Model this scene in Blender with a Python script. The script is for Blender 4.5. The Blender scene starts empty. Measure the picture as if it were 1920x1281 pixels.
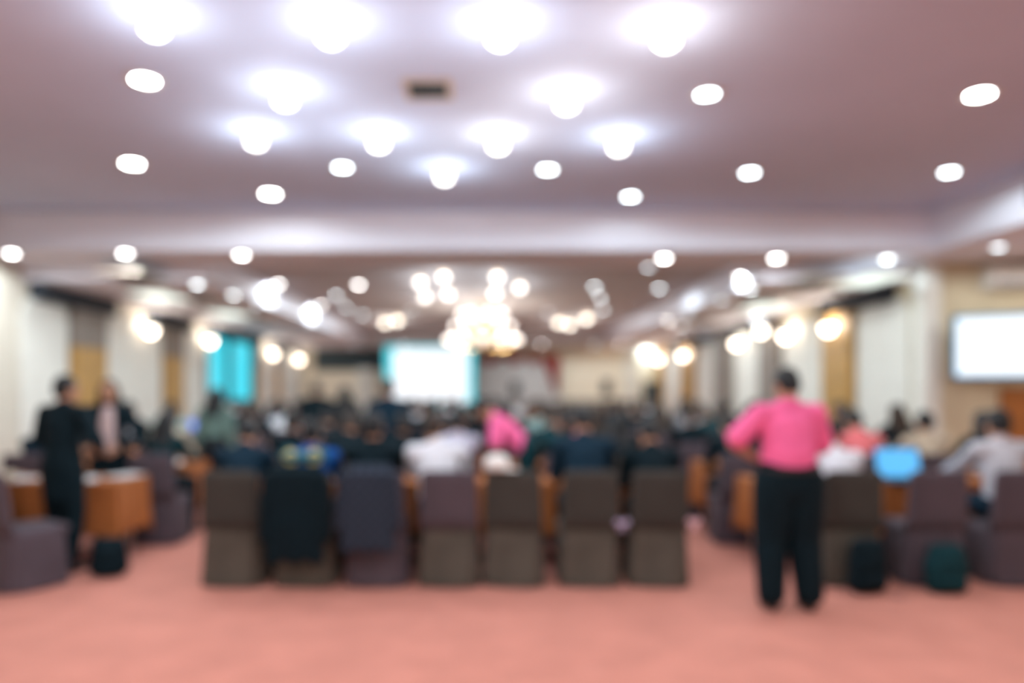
import bpy, bmesh, math, random
import numpy as np
from mathutils import Vector, Matrix, Euler

random.seed(11)
S = bpy.context.scene
COL = S.collection

# ------------------------------------------------------------------ camera, world, exposure
F = 1400.0                 # focal length in pixels of a 1920 wide frame
VX, VY = 908.0, 735.0      # vanishing point of the hall
EYE = 1.55
cam_d = bpy.data.cameras.new('camera')
cam = bpy.data.objects.new('camera', cam_d); COL.objects.link(cam)
cam.location = (0, 0, EYE); cam.rotation_euler = (math.pi/2, 0, 0)
cam_d.sensor_width = 36; cam_d.lens = F/1920*36
cam_d.shift_x = (960-VX)/1920; cam_d.shift_y = (VY-640.5)/1920
cam_d.clip_end = 100
cam_d.dof.use_dof = True
cam_d.dof.focus_distance = 1.35
cam_d.dof.aperture_fstop = 0.72
cam_d.dof.aperture_blades = 0
S.camera = cam
w = bpy.data.worlds.new('world'); S.world = w; w.use_nodes = True
w.node_tree.nodes['Background'].inputs[0].default_value = (.35, .42, .5, 1)
w.node_tree.nodes['Background'].inputs[1].default_value = .1
S.view_settings.view_transform = 'Standard'; S.view_settings.look = 'None'
S.view_settings.exposure = 0.48; S.view_settings.gamma = 1.0
S.cycles.max_bounces = 6; S.cycles.diffuse_bounces = 4; S.cycles.glossy_bounces = 2
S.cycles.use_denoising = True
S.cycles.sample_clamp_indirect = 4.0
S.cycles.sample_clamp_direct = 0
S.cycles.caustics_reflective = False; S.cycles.caustics_refractive = False

LK = 1.05   # common factor on every lamp of the hall
def wx(px, D): return (px-VX)*D/F
def wz(py, D): return EYE+(VY-py)*D/F
def dist_at(py, H): return F*(H-EYE)/(VY-py)

# ------------------------------------------------------------------ materials
MATS = {}
def mat(name, col, rough=.8, var=.08, scale=8., metal=0., bump=0., sheen=0., emit=None, es=0., trans=0., spec=None):
    if name in MATS: return MATS[name]
    m = bpy.data.materials.new(name); m.use_nodes = True; MATS[name] = m
    nt = m.node_tree; b = nt.nodes['Principled BSDF']
    b.inputs['Roughness'].default_value = rough
    b.inputs['Metallic'].default_value = metal
    if spec is not None: b.inputs['Specular IOR Level'].default_value = spec
    if sheen: b.inputs['Sheen Weight'].default_value = sheen
    if trans: b.inputs['Transmission Weight'].default_value = trans
    if emit is not None:
        b.inputs['Emission Color'].default_value = (*emit, 1); b.inputs['Emission Strength'].default_value = es
    tc = nt.nodes.new('ShaderNodeTexCoord')
    n = nt.nodes.new('ShaderNodeTexNoise'); n.inputs['Scale'].default_value = scale; n.inputs['Detail'].default_value = 4
    nt.links.new(tc.outputs['Object'], n.inputs['Vector'])
    r = nt.nodes.new('ShaderNodeValToRGB')
    r.color_ramp.elements[0].position = .3; r.color_ramp.elements[1].position = .7
    r.color_ramp.elements[0].color = (*[c*(1-var) for c in col], 1)
    r.color_ramp.elements[1].color = (*[min(1, c*(1+var)) for c in col], 1)
    nt.links.new(n.outputs['Fac'], r.inputs['Fac']); nt.links.new(r.outputs['Color'], b.inputs['Base Color'])
    if bump:
        n2 = nt.nodes.new('ShaderNodeTexNoise'); n2.inputs['Scale'].default_value = scale*12
        nt.links.new(tc.outputs['Object'], n2.inputs['Vector'])
        bp = nt.nodes.new('ShaderNodeBump'); bp.inputs['Strength'].default_value = bump; bp.inputs['Distance'].default_value = .01
        nt.links.new(n2.outputs['Fac'], bp.inputs['Height']); nt.links.new(bp.outputs['Normal'], b.inputs['Normal'])
    return m
def s2l(r, g, b):
    f = lambda c: (c/255/12.92 if c/255 <= .04045 else ((c/255+.055)/1.055)**2.4)
    return (f(r), f(g), f(b))
def emat(name, col, strength):
    if name in MATS: return MATS[name]
    return mat(name, (.08, .08, .08), .5, .02, 5, emit=col, es=strength)

M_CARPET = mat('salmon carpet', (.585, .235, .180), .95, .08, 3.0, bump=.5)
M_CEIL = mat('mauve ceiling paint', (.62, .71, .92), .85, .05, .5)
M_CEIL2 = mat('warm grey ceiling paint', (.52, .50, .52), .85, .05, .5)
M_BEAM = mat('pale lilac beam paint', (.82, .84, .94), .8, .04, 1)
M_CREAM = mat('cream wallpaper', (.58, .55, .48), .85, .05, 6, bump=.1)
M_TAN = mat('tan wall paint', (.60, .53, .38), .85, .05, 2)
M_OCHRE = mat('ochre timber veneer', (.42, .24, .065), .5, .2, 4)
M_GREYW = mat('grey brown paint', (.22, .19, .17), .8, .1, 2)
M_WOOD = mat('orange brown wood', (.36, .13, .03), .45, .25, 5)
M_NAVY = mat('dark navy pelmet cloth', (.018, .028, .042), .8, .2, 6)
M_WHITE = mat('white plastic', (.8, .8, .78), .4, .02, 5)
M_BLACK = mat('black plastic', (.012, .016, .02), .4, .1, 10)
M_VENT = mat('dark vent metal', (.03, .045, .05), .5, .1, 10)
M_VFR = mat('pale vent frame', (.6, .5, .42), .5, .05, 10)
M_BRASS = mat('brass', (.75, .52, .22), .3, .1, 10, metal=1)
M_STEEL = mat('brushed steel', (.5, .5, .5), .35, .05, 10, metal=1)
M_TAUPE = mat('taupe chair cover cloth', (.041, .039, .034), .9, .12, 5, bump=.2, sheen=.06)
M_PLUM = mat('plum chair cover cloth', (.075, .058, .075), .9, .12, 5, bump=.2, sheen=.06)
M_ORANGE = mat('amber brown tablecloth', (.34, .108, .024), .85, .12, 4, bump=.1)
M_PAPER = mat('white paper', (.82, .82, .84), .8, .02, 6)
M_SKIN = mat('tan skin', (.46, .24, .15), .55, .06, 10)
M_EYE = mat('dark eye', (.02, .015, .012), .3, .1, 10)
M_LIP = mat('lips', (.38, .13, .10), .5, .05, 10)
M_HAIRK = mat('black hair', (.010, .012, .014), .5, .3, 30, spec=.3)
M_HAIRB = mat('dark brown hair', (.030, .018, .012), .5, .3, 30, spec=.3)
M_SHOE = mat('black leather', (.010, .011, .013), .35, .1, 20)
CLO = {
 'black': (.001, .010, .016), 'navy': (.004, .022, .042), 'dark teal': (.004, .036, .046), 'charcoal': (.014, .020, .026),
 'white': (.76, .80, .88), 'pale grey': (.50, .52, .58), 'pink': (.88, .15, .36), 'rose pink': (.75, .22, .36), 'salmon': (.80, .20, .22), 'beige': (.55, .47, .36),
 'royal blue': (.01, .09, .35), 'grey green': (.13, .22, .20), 'brown': (.14, .07, .045), 'pale teal': (.32, .50, .50), 'lavender': (.55, .55, .68)}
def cloth(c): return mat(c+' garment cloth', CLO[c], .85, .12, 7, bump=.25, spec=.2)

# ------------------------------------------------------------------ mesh helpers
def tag(o, label=None, cat=None, group=None, kind=None):
    if label: o['label'] = label
    if cat: o['category'] = cat
    if group: o['group'] = group
    if kind: o['kind'] = kind
    return o
def empty(name, loc=(0, 0, 0), rz=0., label=None, cat=None, group=None):
    o = bpy.data.objects.new(name, None); COL.objects.link(o)
    o.location = loc; o.rotation_euler = (0, 0, rz); o.empty_display_size = .1
    return tag(o, label, cat, group)
def obj(name, me, m=None, parent=None, loc=None, smooth=False):
    if isinstance(me, bmesh.types.BMesh):
        d = bpy.data.meshes.new(name); me.to_mesh(d); me.free(); me = d
    o = bpy.data.objects.new(name, me); COL.objects.link(o)
    if m:
        if not me.materials: me.materials.append(m)
        else: o.material_slots[0].link = 'OBJECT'; o.material_slots[0].material = m
    if parent: o.parent = parent
    if loc: o.location = loc
    if smooth: me.polygons.foreach_set('use_smooth', [True]*len(me.polygons))
    return o
def bx(bm, x0, x1, y0, y1, z0, z1, bev=0., rot=None, at=None):
    t = bmesh.new(); bmesh.ops.create_cube(t, size=1)
    for v in t.verts:
        v.co = Vector(((x0+x1)/2+v.co.x*(x1-x0), (y0+y1)/2+v.co.y*(y1-y0), (z0+z1)/2+v.co.z*(z1-z0)))
    if bev: bmesh.ops.bevel(t, geom=t.edges[:], offset=bev, segments=2, profile=.6, affect='EDGES')
    if rot is not None: bmesh.ops.transform(t, matrix=rot, verts=t.verts[:])
    if at is not None: bmesh.ops.translate(t, vec=at, verts=t.verts[:])
    d = bpy.data.meshes.new('t'); t.to_mesh(d); t.free(); bm.from_mesh(d); bpy.data.meshes.remove(d)
    return bm
def lathe(bm, prof, n=24, c=(0, 0, 0), axis='z'):
    rings = []
    for r, z in prof:
        ring = []
        for i in range(n):
            a = 2*math.pi*i/n
            p = (r*math.cos(a), r*math.sin(a), z) if axis == 'z' else (r*math.cos(a), z, r*math.sin(a))
            ring.append(bm.verts.new((c[0]+p[0], c[1]+p[1], c[2]+p[2])))
        rings.append(ring)
    for a, b in zip(rings, rings[1:]):
        for i in range(n):
            j = (i+1) % n
            bm.faces.new((a[i], a[j], b[j], b[i]))
    for ring in (rings[0], rings[-1]):
        try: bm.faces.new(ring)
        except ValueError: pass
    bmesh.ops.recalc_face_normals(bm, faces=bm.faces[:])
    return bm
def tube(bm, pts, r, n=10):
    pts = [Vector(p) for p in pts]
    rings = []
    for i, p in enumerate(pts):
        d = (pts[min(i+1, len(pts)-1)]-pts[max(i-1, 0)]).normalized()
        u = d.cross(Vector((0, 0, 1)) if abs(d.z) < .9 else Vector((1, 0, 0))).normalized(); v = d.cross(u)
        rings.append([bm.verts.new(p+r*(math.cos(2*math.pi*k/n)*u+math.sin(2*math.pi*k/n)*v)) for k in range(n)])
    for a, b in zip(rings, rings[1:]):
        for k in range(n): bm.faces.new((a[k], a[(k+1) % n], b[(k+1) % n], b[k]))
    bm.faces.new(rings[0][::-1]); bm.faces.new(rings[-1])
    bmesh.ops.recalc_face_normals(bm, faces=bm.faces[:])
    return bm
def prism(bm, outline, axis, a0, a1):
    """outline: list of (u, z); axis 'x' -> extruded in x with u = y; 'y' -> extruded in y with u = x"""
    A = []; B = []
    for u, z in outline:
        A.append(bm.verts.new((a0, u, z) if axis == 'x' else (u, a0, z)))
        B.append(bm.verts.new((a1, u, z) if axis == 'x' else (u, a1, z)))
    n = len(A)
    bm.faces.new(A); bm.faces.new(B[::-1])
    for i in range(n): bm.faces.new((A[i], A[(i+1) % n], B[(i+1) % n], B[i]))
    bmesh.ops.recalc_face_normals(bm, faces=bm.faces[:])
    return bm
def copy_tree(o, parent=None):
    c = o.copy(); COL.objects.link(c)
    if parent: c.parent = parent
    for ch in list(o.children): copy_tree(ch, c)
    return c
def light(kind, loc, energy, col=(1, .97, .93), r=.05, parent=None, angle=150):
    d = bpy.data.lights.new('lamp', kind); d.energy = energy*LK; d.color = col
    d.shadow_soft_size = r
    if kind == 'SPOT': d.spot_size = math.radians(angle); d.spot_blend = .25
    o = bpy.data.objects.new('lamp', d); COL.objects.link(o); o.location = loc
    if parent: o.parent = parent
    return o

# ------------------------------------------------------------------ the room
XL, XR, YF, YT = -6.8, 6.3, 28.0, 10.66     # left wall, right wall, far wall, wall with the television
XRN, YB = 9.6, -3.5
H1, HB, H2, HS = 3.92, 3.40, 3.60, 3.20      # near tray, beam, far tray, side soffits
BY0, BY1 = 9.77, 11.0
XT1 = 5.9; XT2 = 4.1; YS = 25.0
def struct(name, boxes, m):
    bm = bmesh.new()
    for b in boxes: bx(bm, *b)
    return tag(obj(name, bm, m), kind='structure')
struct('floor', [(XL-.2, XRN+.2, YB-.2, YF+.2, -.1, 0)], M_CARPET)
struct('wall_left', [(XL-.2, XL, YB, YF+.2, 0, 4.1)], M_CREAM)
struct('wall_right', [(XR, XR+.2, YT+.2, YF+.2, 0, 3.8)], M_TAN)
struct('wall_near_right', [(XRN, XRN+.2, YB, YT+.2, 0, 3.8)], M_TAN)
struct('wall_television', [(XR, XRN, YT, YT+.2, 0, HB)], M_TAN)
struct('wall_far', [(XL, XR, YF, YF+.2, 0, 3.8)], mat('pale cream wall paint', (.80, .75, .62), .85, .04, 3))
struct('wall_back', [(XL-.2, XRN+.2, YB-.2, YB, 0, 4.1)], M_TAN)
struct('ceiling', [(XL-.2, XT1, YB, BY0, H1, H1+.12)], M_CEIL)
struct('ceiling.001', [(-XT2, XT2, BY1, YS, H2, H2+.12)], M_CEIL2)
struct('ceiling.002', [(XT1, XRN+.2, YB, BY0, HB, H1+.12)], M_BEAM)
struct('trim_1', [(XL-.2, XRN+.2, BY0, BY1, HB, H1+.12)], M_BEAM)
struct('trim_2', [(XL-.2, -XT2, BY1, YF, HS, H2+.12)], M_BEAM)
struct('trim_3', [(XT2, XR+.2, BY1, YF, HS, H2+.12)], M_BEAM)
struct('trim_4', [(-XT2, XT2, YS, YF, HS-.03, H2+.12)], M_CEIL2)
struct('baseboard_left', [(XL, XL+.02, YB, YF, 0, .12)], M_WOOD)
struct('baseboard_right', [(XR-.02, XR, YT+.2, YF, 0, .12)], M_WOOD)
struct('baseboard_television', [(XR, XRN, YT-.02, YT, 0, .12)], M_WOOD)
struct('baseboard_far', [(XL, XR, YF-.02, YF, 0, .12)], M_WOOD)
# cornice profiles round the trays
struct('trim_5', [(XL, XT1, BY0-.05, BY0, H1-.10, H1-.02), (XL, XT1, BY0-.03, BY0, HB, HB+.06)], M_BEAM)
struct('trim_6', [(-XT2, -XT2+.05, BY1, YS, H2-.1, H2-.02), (XT2-.05, XT2, BY1, YS, H2-.1, H2-.02)], M_BEAM)

# wall bays: cream arched panels, ochre pilasters, dark pelmets. Distances read along each wall.
tn = [6]
def trim(bm, m):
    tn[0] += 1
    return tag(obj('trim_%d' % tn[0], bm, m), kind='structure')
def panel(side, y0, y1, z0=.35, z1=2.97):
    x = XL if side < 0 else XR
    r = min(.35, (y1-y0)*.4)
    out = [(y0, z0), (y1, z0)]
    for k in range(9):
        a = math.pi/2*k/8; out.append((y1-r+r*math.cos(a), z1-r+r*math.sin(a)))
    for k in range(9):
        a = math.pi/2*k/8; out.append((y0+r-r*math.sin(a), z1-r+r*math.cos(a)))
    bm = bmesh.new(); prism(bm, out, 'x', x, x-side*.05)
    return trim(bm, M_CREAMP)
M_CREAMP = mat('cream padded wall panel', (.70, .71, .67), .8, .04, 5, bump=.1)
def pilaster(side, y0, y1, m=None, zsplit=2.3):
    x = XL if side < 0 else XR
    bm = bmesh.new(); a, b = sorted((x, x-side*.12))
    bx(bm, a, b, y0, y1, 0, zsplit, .01); trim(bm, m or M_OCHRE)
    bm = bmesh.new(); bx(bm, a, b, y0, y1, zsplit, HS, .01); trim(bm, M_GREYW if side < 0 else (m or M_OCHRE))
def pelmet(side, y0, y1):
    x = XL if side < 0 else XR
    a, b = sorted((x, x-side*.22)); bm = bmesh.new(); bx(bm, a, b, y0, y1, 2.93, HS, .01); trim(bm, M_NAVY)
for y0, y1 in ((10.9, 12.1), (13.4, 15.6), (16.8, 18.3), (22.3, 24.0), (24.7, 27.2)): panel(-1, y0, y1)
for y0, y1 in ((12.2, 13.25), (15.75, 16.65), (22.0, 22.3), (24.1, 24.6)): pilaster(-1, y0, y1)
for y0, y1 in ((11.15, 13.4), (14.9, 16.9), (18.4, 22.2), (24.0, 26.5)): pelmet(-1, y0, y1)
for y0, y1 in ((11.0, 12.5), (13.85, 15.6), (17.1, 18.6), (20.4, 22.0), (23.9, 25.6)): panel(1, y0, y1)
for y0, y1, m in ((12.65, 13.7, M_OCHRE), (15.75, 16.9, M_GREYW), (18.8, 20.2, M_GREYW), (22.2, 23.7, M_OCHRE), (25.8, 27.2, M_OCHRE)): pilaster(1, y0, y1, m)
for y0, y1 in ((11.4, 13.6), (16.2, 19.0), (20.5, 24.0)): pelmet(1, y0, y1)

# cyan lit window in the left wall
M_CYAN = emat('cyan daylight pane', (.0, .62, .78), .80)
bm = bmesh.new()
for y0, y1 in ((18.0, 18.1), (19.55, 19.85), (21.65, 21.75)): bx(bm, XL, XL+.08, y0, y1, 1.3, 3.0)
for z in (1.25, 2.93): bx(bm, XL, XL+.08, 18.0, 21.75, z, z+.08)
wfr = tag(obj('window_1', bm, M_NAVY), kind='structure')
for y0, y1 in ((18.1, 19.55), (19.85, 21.65)):
    bm = bmesh.new(); bx(bm, XL+.01, XL+.04, y0, y1, 1.33, 2.93); obj('window_pane', bm, M_CYAN, wfr)
# wooden door in the television wall
bm = bmesh.new(); bx(bm, 7.35, 8.35, YT-.06, YT, 0, 1.62, .01)
d1 = tag(obj('door_1', bm, M_WOOD), kind='structure')
bm = bmesh.new(); bx(bm, 7.43, 7.86, YT-.08, YT-.06, .12, 1.52, .01); obj('door_leaf', bm, M_WOOD, d1)
bm = bmesh.new(); bx(bm, 7.88, 8.28, YT-.08, YT-.06, .12, 1.52, .01); obj('door_leaf', bm, M_WOOD, d1)
bm = bmesh.new(); tube(bm, [(7.82, YT-.08, .85), (7.82, YT-.12, .87), (7.82, YT-.12, 1.0), (7.82, YT-.08, 1.02)], .01); obj('door_handle', bm, M_STEEL, d1)
# pale pilaster on the outer corner
bm = bmesh.new(); bx(bm, XR-.04, XR+.2, YT-.05, YT+.25, 0, HB, .015); trim(bm, M_CREAMP)

# far wall: dark recess on the left, timber dado
bm = bmesh.new(); bx(bm, wx(590, YF), wx(722, YF), YF-.12, YF, 2.35, HS-.03); trim(bm, mat('dark blue grey wall', (.035, .06, .075), .8, .1, 2))
bm = bmesh.new(); bx(bm, XL, XR, YF-.06, YF, .12, 1.25, .01); trim(bm, M_GREYW)
bm = bmesh.new(); bx(bm, wx(1170, YF), wx(1195, YF), YF-.15, YF, .1, HS-.03, .01); trim(bm, M_CREAMP)
bm = bmesh.new(); bx(bm, wx(672, YF), wx(700, YF), YF-.15, YF, .1, 2.4, .01); trim(bm, M_CREAMP)

# ------------------------------------------------------------------ ceiling lamps
def downlight(px, py, H, strong, label, group, R=.075, forceX=None):
    D = dist_at(py, H); X = wx(px, D) if forceX is None else forceX
    e = empty('ceiling_downlight', (X, D, H), 0, label, 'ceiling light', group)
    bm = bmesh.new(); lathe(bm, [(R, -.002), (R+.035, -.002), (R+.04, -.012), (R+.02, -.02), (R, -.014)], 24); obj('trim_ring', bm, M_WHITE, e)
    bm = bmesh.new(); lathe(bm, [(R, -.004), (R, -.012), (R*.6, -.02), (.002, -.022)], 24)
    obj('lamp_lens', bm, MLENS[strong], e)
    en = {2: 66, 1: 34, 0: 12}[strong]
    if D > 24: en = 60 if abs(X) < 4 else 34
    if BY0-1.4 < D < BY0: en *= .3
    light('SPOT', (0, 0, -.035), en, (.90, .98, 1) if strong == 2 else (.84, .96, 1), .05, e, 177)
    return e
MLENS = {2: emat('bright lamp lens', (1, .98, .95), 26), 1: emat('lamp lens', (.86, .96, 1), 14), 0: emat('dim lamp lens', (.80, .92, 1), 6)}
GL = emat('frosted lamp glass', (1, .97, .95), 6)
GW = emat('warm frosted lamp glass', (1, .94, .84), 6)
def surface_lamp(px, py, H, label, group, warm=False, en=30, R=.085, drop=.15):
    Hc = H-drop*.6
    D = dist_at(py, Hc); X = wx(px, D)
    e = empty('ceiling_surface_lamp', (X, D, H), 0, label, 'ceiling light', group)
    bm = bmesh.new(); lathe(bm, [(.002, 0), (R*.8, 0), (R*.8, -.02), (R*.35, -.05), (.002, -.05)], 20); obj('canopy', bm, M_BRASS, e)
    bm = bmesh.new(); lathe(bm, [(R*.5, -.045), (R*.95, -.06), (R, -.10), (R*.97, -drop+.03), (R*.6, -drop), (.002, -drop)], 20)
    obj('glass_shade', bm, GW if warm else GL, e)
    bm = bmesh.new(); lathe(bm, [(R+.002, -.10), (R+.008, -.105), (R+.008, -.115), (R+.002, -.12)], 20); obj('band', bm, M_BRASS, e)
    light('POINT', (0, 0, -drop-.23), en, (1, .95, .88) if warm else (.88, .95, 1), .05, e)
    return e
G1 = 'crystal lamps under the near ceiling tray'
for px, py, wm, pos in ((290, 50, 0, 'leftmost of the top row'), (620, 65, 0, 'second from the left of the top row'), (938, 68, 0, 'third from the left of the top row'),
        (1250, 72, 1, 'rightmost of the top row'), (535, 185, 0, 'left of the square vent'), (1063, 192, 1, 'right of the square vent'),
        (480, 263, 0, 'leftmost of the row behind the vent'), (710, 267, 0, 'behind the vent, slightly left of it'), (934, 270, 1, 'behind the vent, slightly right of it'),
        (1160, 273, 0, 'rightmost of the row behind the vent'), (833, 330, 0, 'alone, closest to the beam')):
    surface_lamp(px, py, H1, 'white drum lamp glowing on near ceiling, '+pos, G1, bool(wm), 6.5, .085, .15)
G2 = 'recessed downlights of the near ceiling tray'
for px, py, st, pos in ((272, 148, 2, 'upper left, beside the leftmost drum lamp'), (248, 305, 2, 'leftmost and closest to left wall'), (507, 362, 2, 'just above the beam at left'),
        (642, 312, 1, 'between two drum lamps left of centre'), (1027, 316, 1, 'right of the lone drum lamp'), (1182, 367, 1, 'just above the beam at right'),
        (1326, 174, 1, 'below the rightmost drum lamp'), (1406, 322, 1, 'halfway to the right tray edge'), (1837, 175, 2, 'far upper right'), (1780, 321, 1, 'by the right tray edge above beam')):
    downlight(px, py, H1, st, 'round downlight in near ceiling, '+pos, G2, .10 if st == 2 else .085)
G3 = 'downlights under the wide beam'
for px, py, st, pos in ((22, 474, 2, 'leftmost'), (235, 474, 2, 'second from left'), (453, 477, 2, 'third from left'), (1245, 483, 2, 'third from right'), (1456, 483, 2, 'second from right'), (1663, 485, 1, 'rightmost')):
    downlight(px, py, HB, st, 'round downlight under the wide lilac beam, '+pos, G3)
downlight(1872, 462, HB, 0, 'small downlight in soffit above the television', G3)
G4 = 'downlights of the far ceiling'
far = [(522, 532, 2), (672, 533, 2), (601, 572, 2), (1238, 601, 2), (1388, 517, 2), (370, 532, 1), (484, 552, 1), (482, 572, 0), (630, 553, 1), (650, 576, 1),
       (617, 607, 0), (772, 580, 0), (1028, 585, 0), (1115, 537, 1), (1125, 557, 1), (1236, 540, 1), (1285, 562, 0), (1220, 587, 0), (1280, 612, 1), (1390, 541, 1),
       (1414, 596, 1), (1683, 519, 2), (1315, 622, 0), (680, 590, 1), (1130, 580, 1), (1215, 500, 0)]
sof = [(1016, 639, 2), (1162, 633, 2), (662, 627, 0), (758, 628, 1), (1115, 635, 1), (1180, 626, 1), (1215, 652, 1)]
def rowname(px, py):
    side = 'left' if px < 908 else 'right'
    return side
lampspots = []
for px, py, st in far:
    D = dist_at(py, H2); X = wx(px, D); H = H2
    if abs(X) > XT2-.08 or D > YS-.2:
        D = dist_at(py, HS); X = wx(px, D); H = HS
        if abs(X) < XT2+.12: X = math.copysign(XT2+.14, X)
    if D < BY1: H = HB; D = dist_at(py, HB); X = wx(px, D)
    lampspots.append((px, py, H, st, X))
for px, py, st in sof:
    H = HS-.03; D = dist_at(py, H); X = wx(px, D)
    if D > YF-.4: py = VY-F*(H-EYE)/(YF-.5)
    if D < YS: py = VY-F*(H-EYE)/(YS+.3)
    if abs(X) > XT2: H = HS
    lampspots.append((px, py, H, st, None))
for side in (-1, 1):
    L = sorted([l for l in lampspots if (l[0]-908)*side > 0], key=lambda l: abs(l[0]-908), reverse=True)
    ordn = ['outermost', 'second', 'third', 'fourth', 'fifth', 'sixth', 'seventh', 'eighth', 'ninth', 'tenth', 'eleventh', 'twelfth', 'thirteenth', 'fourteenth', 'fifteenth', 'sixteenth', 'seventeenth', 'eighteenth', 'nineteenth', 'twentieth']
    for k, (px, py, H, st, X) in enumerate(L):
        lab = '%s downlight in far ceiling, %s counted from the %s wall inwards' % (['faint', 'pale', 'bright'][st], ordn[k], 'left' if side < 0 else 'right')
        downlight(px, py, H, st, lab, G4, .07, X)
for k, (X, Yl) in enumerate(((-4.2, 3.2), (-1.6, 3.0), (1.0, 3.0), (3.6, 3.2), (-4.2, .4), (-1.6, .2), (1.0, .2), (3.6, .4), (-2.6, -2.2), (.6, -2.2), (3.4, -2.2))):  # unseen downlights, added to brighten the near carpet
    e = empty('ceiling_downlight', (X, Yl, H1), 0, 'added fill downlight over the open carpet, %s of %s row before the drums' % ((['leftmost', 'second from left', 'second from right', 'rightmost'][k % 4], ['first', 'second', 'third'][k//4]) if k < 8 else (['leftmost', 'middle one', 'rightmost'][k-8], 'third')), 'ceiling light', 'added fill downlights above the entrance end')
    bm = bmesh.new(); lathe(bm, [(.1, -.002), (.135, -.002), (.14, -.012), (.12, -.02), (.1, -.014)], 24); obj('trim_ring', bm, M_WHITE, e)
    bm = bmesh.new(); lathe(bm, [(.1, -.004), (.1, -.012), (.06, -.02), (.002, -.022)], 24); obj('lamp_lens', bm, MLENS[2], e)
    light('SPOT', (0, 0, -.035), 66, (.92, .98, 1), .05, e, 177)
for k, (X, Yl) in enumerate(((7.3, 9.0), (8.6, 9.0), (7.6, 5.5), (8.4, 2.0))):  # out-of-frame downlights added as fill for the television wall and right side
    e = empty('ceiling_downlight', (X, Yl, HB), 0, 'added fill downlight in the right hand soffit, %s' % ['before the television', 'right of the television', 'near the right wall', 'by the entrance end'][k], 'ceiling light', 'added fill downlights of the right soffit')
    bm = bmesh.new(); lathe(bm, [(.08, -.002), (.115, -.002), (.12, -.012), (.1, -.02), (.08, -.014)], 24); obj('trim_ring', bm, M_WHITE, e)
    bm = bmesh.new(); lathe(bm, [(.08, -.004), (.08, -.012), (.05, -.02), (.002, -.022)], 24); obj('lamp_lens', bm, MLENS[1], e)
    light('SPOT', (0, 0, -.035), 42, (1, .98, .92), .05, e, 177)
G5 = 'drum lamps in front of the chandelier'
for px, py, pos in ((788, 530, 'left end of the near arc'), (832, 520, 'top left of the arc'), (840, 552, 'below the top left one'), (797, 558, 'lowest on the left'),
                    (932, 520, 'top right of the arc'), (928, 550, 'below the top right one'), (975, 540, 'right end of the arc')):
    surface_lamp(px, py, H2, 'bright drum lamp on far ceiling before the chandelier, '+pos, G5, False, 6, .075, .13)
G6 = 'lamps with wide glow at the end of the far ceiling'
for px, py, pos in ((722, 606, 'left of the chandelier'), (745, 602, 'left, nearer the chandelier'), (1068, 610, 'right of the chandelier'), (1100, 598, 'right, further out'), (1048, 606, 'right, nearer the chandelier')):
    surface_lamp(px, max(py, 100), H2, 'warm drum lamp glowing on far ceiling, '+pos, G6, True, 9, .10, .14)

# ------------------------------------------------------------------ chandelier
CX, CY = wx(905, 17.5), 17.5
ch = empty('chandelier', (CX, CY, 0), 0, 'large warm chandelier of many globe bulbs hanging mid-hall', 'chandelier')
bm = bmesh.new(); lathe(bm, [(.002, H2), (.14, H2), (.14, H2-.03), (.04, H2-.08), (.002, H2-.08)], 20); obj('canopy', bm, M_BRASS, ch)
bm = bmesh.new(); lathe(bm, [(.02, H2-.06), (.02, 3.35), (.07, 3.3), (.05, 3.2), (.09, 3.05), (.12, 2.95), (.06, 2.86), (.03, 2.75), (.002, 2.70)], 16); obj('stem', bm, M_BRASS, ch)
GC = emat('warm chandelier glass', (1, .90, .84), 4)
def tier(n, rad, z, off, bulb=.062):
    for k in range(n):
        a = 2*math.pi*(k+off)/n; c, s = math.cos(a), math.sin(a)
        pts = []
        for t in range(9):
            u = t/8; rr = .06+(rad-.06)*u
            pts.append((c*rr, s*rr, z-.02-.14*math.sin(math.pi*u)))
        bm = bmesh.new(); tube(bm, pts, .011, 8); arm = obj('arm', bm, M_BRASS, ch, smooth=True)
        bm = bmesh.new(); lathe(bm, [(.002, z-.03), (.03, z-.02), (.035, z), (.002, z)], 14, (c*rad, s*rad, 0)); obj('cup', bm, M_BRASS, arm)
        bm = bmesh.new(); bmesh.ops.create_uvsphere(bm, u_segments=16, v_segments=10, radius=bulb)
        bmesh.ops.translate(bm, vec=(c*rad, s*rad, z+bulb*.9), verts=bm.verts[:]); obj('globe', bm, GC, arm, smooth=True)
tier(12, .82, 2.72, 0); tier(10, .68, 3.02, .5); tier(8, .50, 3.30, .25)
for x, y, z in ((.5, 0, 2.62), (-.5, 0, 2.62), (0, -.7, 2.9), (0, .7, 2.9)):
    light('POINT', (x, y, z), 26, (1, .88, .74), .09, ch)

# ------------------------------------------------------------------ wall sconces
MSC = emat('warm sconce glass', (1, .84, .68), 9)
def sconce(px, py, side, label):
    xw = XL if side < 0 else XR
    D = abs(xw)*F/abs(px-VX); z = wz(py, D)
    e = empty('wall_sconce', (xw-side*.05, D, z), 0, label, 'wall lamp', 'warm wall sconces on the %s wall' % ('left' if side < 0 else 'right'))
    bm = bmesh.new(); a, b = sorted((0, -side*.03)); bx(bm, a, b, -.05, .05, -.12, .1, .008); obj('back_plate', bm, M_BRASS, e)
    bm = bmesh.new(); tube(bm, [(-side*.02, 0, -.06), (-side*.10, 0, -.10), (-side*.16, 0, -.08)], .01); obj('arm', bm, M_BRASS, e)
    bm = bmesh.new(); lathe(bm, [(.03, -.085), (.07, -.06), (.10, 0), (.115, .06), (.105, .06), (.06, .0), (.002, -.04)], 20, (-side*.16, 0, 0)); obj('lamp_shade', bm, MSC, e, smooth=True)
    light('POINT', (-side*.20, 0, .10), 9, (1, .86, .70), .06, e)
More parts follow.
